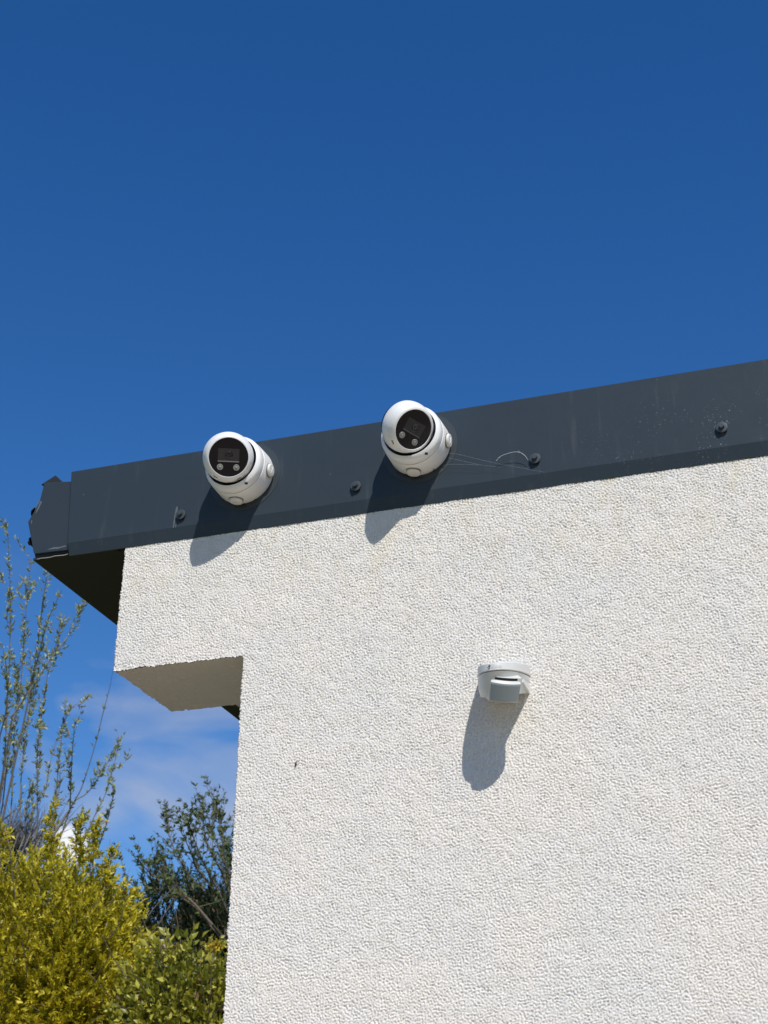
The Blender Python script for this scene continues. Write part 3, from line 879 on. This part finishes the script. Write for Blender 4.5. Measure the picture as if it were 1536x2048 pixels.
WHIP = [
    [(-3.988, 4.827, 3.366), (-4.026, 4.81, 3.472), (-4.059, 4.801, 3.554), (-4.097, 4.788, 3.639)],
    [(-3.953, 4.897, 3.339), (-3.988, 4.898, 3.395), (-4.047, 4.885, 3.45), (-4.081, 4.892, 3.481)],
]
DARKTREE = [
    [(-4.453, 7.327, 3.544), (-4.538, 7.321, 3.89), (-4.605, 7.328, 4.178), (-4.665, 7.338, 4.438), (-4.729, 7.371, 4.599)],
    [(-4.36, 7.023, 3.615), (-4.416, 6.873, 3.821), (-4.484, 6.712, 4.024), (-4.508, 6.584, 4.163), (-4.504, 6.486, 4.238)],
    [(-4.544, 7.258, 3.705), (-4.702, 7.239, 3.918), (-4.861, 7.222, 4.1), (-4.973, 7.221, 4.286), (-5.043, 7.25, 4.437)],
    [(-4.636, 7.292, 3.717), (-4.762, 7.21, 3.88), (-4.921, 7.127, 3.959), (-5.033, 7.065, 4.04), (-5.125, 7.008, 4.132)],
    [(-4.478, 7.028, 3.69), (-4.57, 6.885, 3.833), (-4.663, 6.762, 3.879), (-4.754, 6.63, 3.956), (-4.748, 6.546, 4.03)],
    [(-4.461, 7.231, 3.763), (-4.52, 7.165, 3.994), (-4.626, 7.07, 4.224), (-4.654, 7.024, 4.391), (-4.674, 7.021, 4.428)],
    [(-4.063, 6.471, 3.585), (-4.034, 6.293, 3.829), (-3.992, 6.14, 3.979), (-3.937, 5.971, 4.185)],
    [(-4.43, 7.298, 3.707), (-4.508, 7.314, 3.956), (-4.632, 7.292, 4.243), (-4.728, 7.304, 4.434), (-4.751, 7.375, 4.535)],
    [(-4.107, 6.127, 3.457), (-4.253, 6.089, 3.611), (-4.375, 6.088, 3.649), (-4.44, 6.099, 3.749), (-4.467, 6.115, 3.897)],
    [(-4.337, 6.577, 3.559), (-4.377, 6.462, 3.634), (-4.445, 6.335, 3.691), (-4.512, 6.222, 3.686), (-4.548, 6.105, 3.757)],
    [(-4.083, 6.471, 3.618), (-4.154, 6.456, 3.875), (-4.196, 6.471, 4.045), (-4.227, 6.498, 4.186)],
    [(-4.584, 7.261, 3.708), (-4.585, 7.109, 3.916), (-4.634, 6.954, 4.023), (-4.635, 6.82, 4.128), (-4.65, 6.678, 4.231)],
]
GREYTWIGS = [
    [(-5.277, 5.929, 3.766), (-5.434, 5.717, 3.918), (-5.292, 5.732, 3.943)],
    [(-4.969, 5.414, 3.63), (-5.094, 5.395, 3.815), (-5.067, 5.482, 3.951)],
    [(-5.006, 5.414, 3.632), (-5.037, 5.241, 3.773), (-5.048, 5.097, 3.845)],
    [(-5.289, 5.509, 3.672), (-5.295, 5.526, 3.861), (-5.315, 5.567, 3.926)],
    [(-4.911, 5.284, 3.597), (-5.035, 5.101, 3.739), (-4.954, 5.067, 3.81)],
    [(-5.133, 5.467, 3.652), (-5.077, 5.567, 3.855), (-5.239, 5.542, 4.005)],
    [(-5.069, 5.649, 3.689), (-5.332, 5.561, 3.872), (-5.287, 5.68, 4.009)],
    [(-5.007, 5.318, 3.611), (-5.048, 5.19, 3.761), (-4.792, 5.264, 3.853)],
    [(-5.303, 5.797, 3.738), (-5.332, 5.861, 3.945), (-5.368, 5.943, 4.069)],
    [(-5.092, 5.652, 3.692), (-5.06, 5.53, 3.845), (-4.988, 5.463, 3.885)],
    [(-5.057, 5.22, 3.592), (-4.897, 5.283, 3.773), (-4.839, 5.308, 3.844)],
    [(-5.05, 5.321, 3.614), (-5.042, 5.384, 3.808), (-5.023, 5.492, 3.864)],
    [(-5.468, 5.954, 3.784), (-5.393, 5.841, 3.945), (-5.295, 5.759, 4.042)],
    [(-5.026, 5.456, 3.643), (-5.14, 5.444, 3.83), (-5.103, 5.543, 3.957)],
    [(-5.419, 5.713, 3.727), (-5.328, 5.825, 3.936), (-5.316, 5.906, 4.068)],
    [(-5.227, 5.424, 3.649), (-5.051, 5.359, 3.803), (-4.917, 5.299, 3.832)],
    [(-4.999, 5.491, 3.649), (-5.199, 5.422, 3.829), (-5.269, 5.466, 3.891)],
    [(-4.986, 5.47, 3.644), (-5.053, 5.33, 3.796), (-4.984, 5.292, 3.881)],
    [(-5.061, 5.624, 3.683), (-5.148, 5.496, 3.843), (-5.054, 5.518, 3.872)],
    [(-5.185, 5.538, 3.672), (-5.178, 5.639, 3.88), (-5.397, 5.632, 3.951)],
    [(-5.094, 5.246, 3.6), (-4.82, 5.198, 3.747), (-4.942, 4.928, 3.783)],
    [(-5.529, 6.06, 3.812), (-5.453, 6.185, 4.033), (-5.569, 6.211, 4.169)],
    [(-5.44, 6.175, 3.832), (-5.423, 6.112, 4.013), (-5.506, 5.998, 4.136)],
    [(-5.496, 6.09, 3.817), (-5.621, 6.108, 4.026), (-5.639, 6.214, 4.161)],
    [(-4.966, 5.415, 3.63), (-5.107, 5.366, 3.809), (-5.13, 5.41, 3.916)],
    [(-5.512, 5.924, 3.78), (-5.56, 5.899, 3.971), (-5.4, 6.043, 4.034)],
]
PRIVET_SPIKES = [
    [(-3.789, 3.652, 3.202), (-3.771, 3.612, 3.309), (-3.751, 3.558, 3.463)],
    [(-3.789, 3.587, 3.187), (-3.77, 3.55, 3.27), (-3.748, 3.51, 3.363)],
    [(-3.61, 3.593, 3.176), (-3.601, 3.582, 3.265), (-3.593, 3.556, 3.398)],
    [(-3.585, 3.685, 3.196), (-3.588, 3.687, 3.29), (-3.591, 3.68, 3.407)],
    [(-3.511, 3.668, 3.073), (-3.504, 3.685, 3.167), (-3.498, 3.698, 3.272)],
    [(-3.551, 3.903, 3.009), (-3.545, 3.928, 3.084), (-3.525, 3.966, 3.138)],
    [(-4.045, 3.622, 3.26), (-4.056, 3.632, 3.334), (-4.065, 3.643, 3.41)],
    [(-3.876, 3.615, 3.223), (-3.85, 3.568, 3.28), (-3.821, 3.529, 3.315)],
    [(-3.766, 3.747, 3.223), (-3.755, 3.705, 3.283), (-3.744, 3.669, 3.321)],
    [(-3.724, 3.605, 3.21), (-3.731, 3.591, 3.3), (-3.725, 3.586, 3.381)],
]

# golden privet
bush('golden_privet', 'dense bush with yellow-green leaves at the bottom left', 'shrub', (-3.85, 3.85, 0.0),
     [((-3.886, 3.75, 2.61), (0.50, 0.45, 0.62), 4200), ((-3.595, 3.80, 2.55), (0.26, 0.40, 0.53), 1800), ((-3.90, 3.90, 1.60), (0.85, 0.6, 1.30), 2200), ((-4.45, 3.8, 2.56), (0.50, 0.45, 0.65), 800)],
     (0.13, 0.14, 0.010), (0.58, 0.50, 0.022), (0.90, 0.76, 0.08), 0.0265, 0.42, 0.062, 12, 1.0, 0.55, [PRIVET_SPIKES[i_] for i_ in (0, 2, 3, 4, 5, 6)], twig=M_bark_grey)

# green shrub with larger variegated leaves, half hidden by the wall
bush('variegated_shrub', 'green shrub with larger cream-edged leaves beside the wall edge', 'shrub', (-3.0, 3.7, 0.0),
     [((-3.063, 3.66, 2.35), (0.27, 0.28, 0.42), 900), ((-2.87, 3.66, 2.26), (0.20, 0.26, 0.37), 450), ((-3.0, 3.75, 1.45), (0.5, 0.4, 1.15), 700)],
     (0.07, 0.10, 0.016), (0.36, 0.35, 0.032), (0.76, 0.68, 0.13), 0.039, 0.52, 0.10, 8, 1.2, 0.5, [])
# a few yellow blossom heads at the wall edge
blo = empty('yellow_blossom', (-2.86, 3.40, 0.0)); tag(blo, 'small cluster of orange-yellow blossom against the wall edge', 'flowers')
bp = np.array([-2.825, 3.42, 2.765]) + rng.normal(0, 1, (90, 3))*np.array([0.020, 0.02, 0.016])
leaves('petals', bp-np.array([-2.86, 3.40, 0.0]), rng.standard_normal((90, 3)), rng.uniform(0.010, 0.018, 90), rng.uniform(0.008, 0.012, 90), mixcol((0.50, 0.30, 0.02), (0.62, 0.45, 0.04), rng.random(90)), M_leaf_dull, blo)
st = Tubes(); st.add([(0.0, 0.05, 0), (0.0, 0.04, 1.5), (0.03, 0.03, 2.4), (0.035, 0.02, 2.76)], 0.006, 0.002, 5); st.build('stem', M_bark, blo)

# willow with catkins
def along(path, n):
    path = np.asarray(path); seg = np.linalg.norm(np.diff(path, axis=0), axis=1); cum = np.concatenate([[0], np.cumsum(seg)])
    t = np.sort(rng.uniform(0.12, 1.0, n))*cum[-1]
    P = np.stack([np.interp(t, cum, path[:, k]) for k in range(3)], -1)
    g_ = np.gradient(path, axis=0); D = np.stack([np.interp(t, cum, g_[:, k]) for k in range(3)], -1)
    return P, D/(np.linalg.norm(D, axis=1, keepdims=True)+1e-9), cum[-1]

def open_tree(name, label, base, fork, lines, r_main, leaf_cols, leaf_len, leaf_w, dens, tufts, side_n, side_len, barkm, leafm, bare=(), catkins=0, fluff=0):
    root = empty(name, base); tag(root, label, 'tree'); off = np.array(base)
    tr = Tubes(); tr.add(smooth_path([np.zeros(3), (np.array(fork)-off)*0.55+np.array([0.05, 0.03, 0]), np.array(fork)-off], 6), r_main*3.2, r_main*1.7, 9)
    tr.build('trunk', barkm, root)
    st = Tubes(); LP, LD, CP, CD, FP = [], [], [], [], []
    for i, ln_ in enumerate(lines):
        path = smooth_path(ln_, 6)
        low = path[0]
        if low[2] > fork[2]+0.02:
            st.add(smooth_path([np.array(fork)-off, (np.array(fork)*0.5+low*0.5)-off+np.array([0, 0, 0.02]), low-off], 4), r_main*0.9, r_main*0.55, 5)
        st.add(path-off, r_main*0.55, r_main*0.16, 5)
        P, D, ln2 = along(path, int(dens*np.linalg.norm(np.diff(path, axis=0), axis=1).sum()*(0.25 if i in bare else 1)))
        cl = [(P, D)]
        for k in range(0 if i in bare else int(side_n*ln2)):
            t0 = rng.integers(len(path)//4, len(path)); p0 = path[t0]
            g_ = path[min(t0, len(path)-1)]-path[max(t0-1, 0)]; g_ = g_/(np.linalg.norm(g_)+1e-9)
            d = g_*0.8 + rng.normal(0, 0.45, 3) + np.array([0, 0, 0.45]); d /= np.linalg.norm(d)
            l_ = side_len*rng.uniform(0.4, 1.2)
            sp = smooth_path([p0, p0+d*l_*0.5+rng.normal(0, .01, 3), p0+d*l_+np.array([0, 0, 0.05*l_])], 4)
            st.add(sp-off, r_main*0.20, r_main*0.09, 4)
            cl.append(along(sp, int(dens*l_*1.1)+1)[:2])
        for P, D in cl:
            for _ in range(tufts):
                u = rng.standard_normal(D.shape); u -= D*np.sum(u*D, 1, keepdims=True); u /= np.linalg.norm(u, axis=1, keepdims=True)+1e-9
                LP.append(P + rng.normal(0, leaf_len*0.12, P.shape)); LD.append(D*0.7 + u*0.8)
            if catkins:
                k = rng.random(len(P)) < catkins
                u = rng.standard_normal(D.shape); u -= D*np.sum(u*D, 1, keepdims=True); u /= np.linalg.norm(u, axis=1, keepdims=True)+1e-9
                CP.append(P[k] + u[k]*0.004); CD.append((D*0.75+u*0.5+np.array([0, 0, 0.35]))[k])
            if fluff:
                k = rng.random(len(P)) < fluff; FP.append(P[k] + rng.normal(0, 0.006, (k.sum(), 3)))
    st.build('branches', barkm, root)
    LP, LD = np.concatenate(LP), np.concatenate(LD)
    L = rng.uniform(0.5, 1.2, len(LP))*leaf_len
    leaves('crown', LP-off, LD, L, L*leaf_w, mixcol(*leaf_cols, rng.beta(1.5, 1.5, len(LP))), leafm, root, 0.45)
    if catkins:
        CP, CD = np.concatenate(CP), np.concatenate(CD); t = Tubes()
        for p, d in zip(CP-off, CD/np.linalg.norm(CD, axis=1, keepdims=True)):
            l_ = rng.uniform(0.022, 0.045); b_ = rng.normal(0, 0.006, 3)
            pts = np.array([p + d*l_*s + b_*s*s for s in (0, .18, .45, .75, 1)])
            v, f = tube_arrays(pts, 1, 1, 6); rad = np.array([.0016, .0044, .0050, .0042, .0012])
            v = np.repeat(pts, 6, 0) + (v-np.repeat(pts, 6, 0))*np.repeat(rad, 6)[:, None]*rng.uniform(.8, 1.2, (len(v), 1))
            t.V.append(v); t.F.append(f+t.k); t.k += len(v)
        tag(t.build('catkins', M_catkin, root), kind='stuff')
    if fluff:
        FP = np.concatenate(FP)-off; O = np.array([[1, 0, 0], [-1, 0, 0], [0, 1, 0], [0, -1, 0], [0, 0, 1], [0, 0, -1]])
        OF = np.array([[0, 2, 4], [2, 1, 4], [1, 3, 4], [3, 0, 4], [2, 0, 5], [1, 2, 5], [3, 1, 5], [0, 3, 5]])
        v = FP[:, None, :] + O[None]*rng.uniform(0.0018, 0.0042, (len(FP), 1, 1))
        tag(np_mesh('seed_fluff', v.reshape(-1, 3), (OF[None]+(np.arange(len(FP))*6)[:, None, None]).reshape(-1, 3), M_fluff, root), kind='stuff')
    return root
M_catkin = mat('catkin', (0.20, 0.22, 0.14), 0.9, 0.1)
t_ = NT(M_catkin); t_.base(t_.mix(t_.noise(t_.obj(), 300.0, 2), (0.13, 0.15, 0.09), (0.30, 0.31, 0.22)))
M_fluff = mat('seed_fluff', (0.75, 0.76, 0.74), 0.9, 0.1)
open_tree('willow', 'tall thin-stemmed willow with catkins and small leaves at the left edge', (-4.95, 4.75, 0.0), (-4.88, 4.75, 2.95), WILLOW, 0.0078,
          ((0.20, 0.23, 0.07), (0.58, 0.60, 0.27)), 0.031, 0.36, 54, 2, 8.0, 0.13, M_bark_grey, M_leaf_dull, bare=(7, 15), catkins=0.25, fluff=0.16)
open_tree('leafy_whip', 'thin arching leafy shoot standing alone right of the yellow-green bush', (-4.05, 4.9, 0.0), (-4.05, 4.9, 2.9), WHIP, 0.007,
          ((0.04, 0.075, 0.03), (0.12, 0.17, 0.06)), 0.030, 0.42, 60, 2, 3.0, 0.06, M_bark_grey, M_leaf_dull)

# dark twiggy tree beside the wall edge
open_tree('twiggy_tree', 'dark green twiggy tree against the sky, cut off by the wall edge', (-4.15, 6.6, 0.0), (-4.10, 6.5, 3.30), [l_[:-1] if i_ in (6, 10) else l_ for i_, l_ in enumerate(DARKTREE)], 0.016,
          ((0.055, 0.085, 0.025), (0.19, 0.23, 0.07)), 0.040, 0.42, 28, 2, 26.0, 0.20, M_bark, M_leaf_dull)
# grey leafless bush behind the privet
gb = empty('bare_grey_bush', (-5.3, 5.6, 0.0)); tag(gb, 'grey leafless twiggy bush behind the yellow-green bush at the left edge', 'shrub')
st = Tubes(); o_ = np.array((-5.3, 5.6, 0.0))
for ln_ in GREYTWIGS:
    p = smooth_path(ln_, 4)-o_; st.add(np.vstack([[0, 0, 0.0], [p[0][0]*0.6, p[0][1]*0.6, 2.2], p[0]]), 0.02, 0.005, 5); st.add(p, 0.005, 0.0015, 4)
    for k in range(14):
        i = rng.integers(2, len(p)); d = p[i]-p[i-1]; d = d/np.linalg.norm(d) + rng.normal(0, .5, 3) + np.array([0, 0, .3])
        st.add([p[i], p[i]+d*0.06, p[i]+d*0.13+np.array([0, 0, .02])], 0.0025, 0.001, 3)
st.build('branches', M_bark_grey, gb)
# dark evergreens further back
for nm, lb, base, ells in (
    ('evergreen_bush', 'dark evergreen mass seen low between the yellow-green bush and the wall', (-5.10, 7.7, 0.0), [((-5.109, 7.7, 3.42), (0.55, 0.5, 0.66), 1100), ((-5.1, 7.8, 1.8), (0.9, 0.7, 1.5), 200)]),
    ('evergreen_bush', 'dark brownish evergreen close to the wall edge below the twiggy tree', (-4.45, 7.2, 0.0), [((-4.469, 7.2, 3.38), (0.42, 0.4, 0.48), 800), ((-4.45, 7.2, 1.8), (0.7, 0.6, 1.5), 150)]),
    ('evergreen_bush', 'dark evergreen rising just behind the right shoulder of the yellow-green bush', (-5.6, 7.3, 0.0), [((-5.50, 7.2, 3.34), (0.45, 0.4, 0.56), 800), ((-5.6, 7.3, 1.8), (0.8, 0.6, 1.5), 150)]),
    ('evergreen_bush', 'dark evergreen at the far left edge behind the grey twigs', (-5.4, 5.4, 0.0), [((-5.30, 5.35, 3.50), (0.30, 0.30, 0.34), 500), ((-5.4, 5.4, 1.8), (0.6, 0.5, 1.5), 150)])):
    bush(nm, lb, 'shrub', base, ells, (0.016, 0.026, 0.010), (0.045, 0.060, 0.022), (0.085, 0.095, 0.035), 0.045, 0.30, 0.13, 12, 0.7, 0.9, [], M_leaf_dull, 0.6, 'dark evergreens behind')
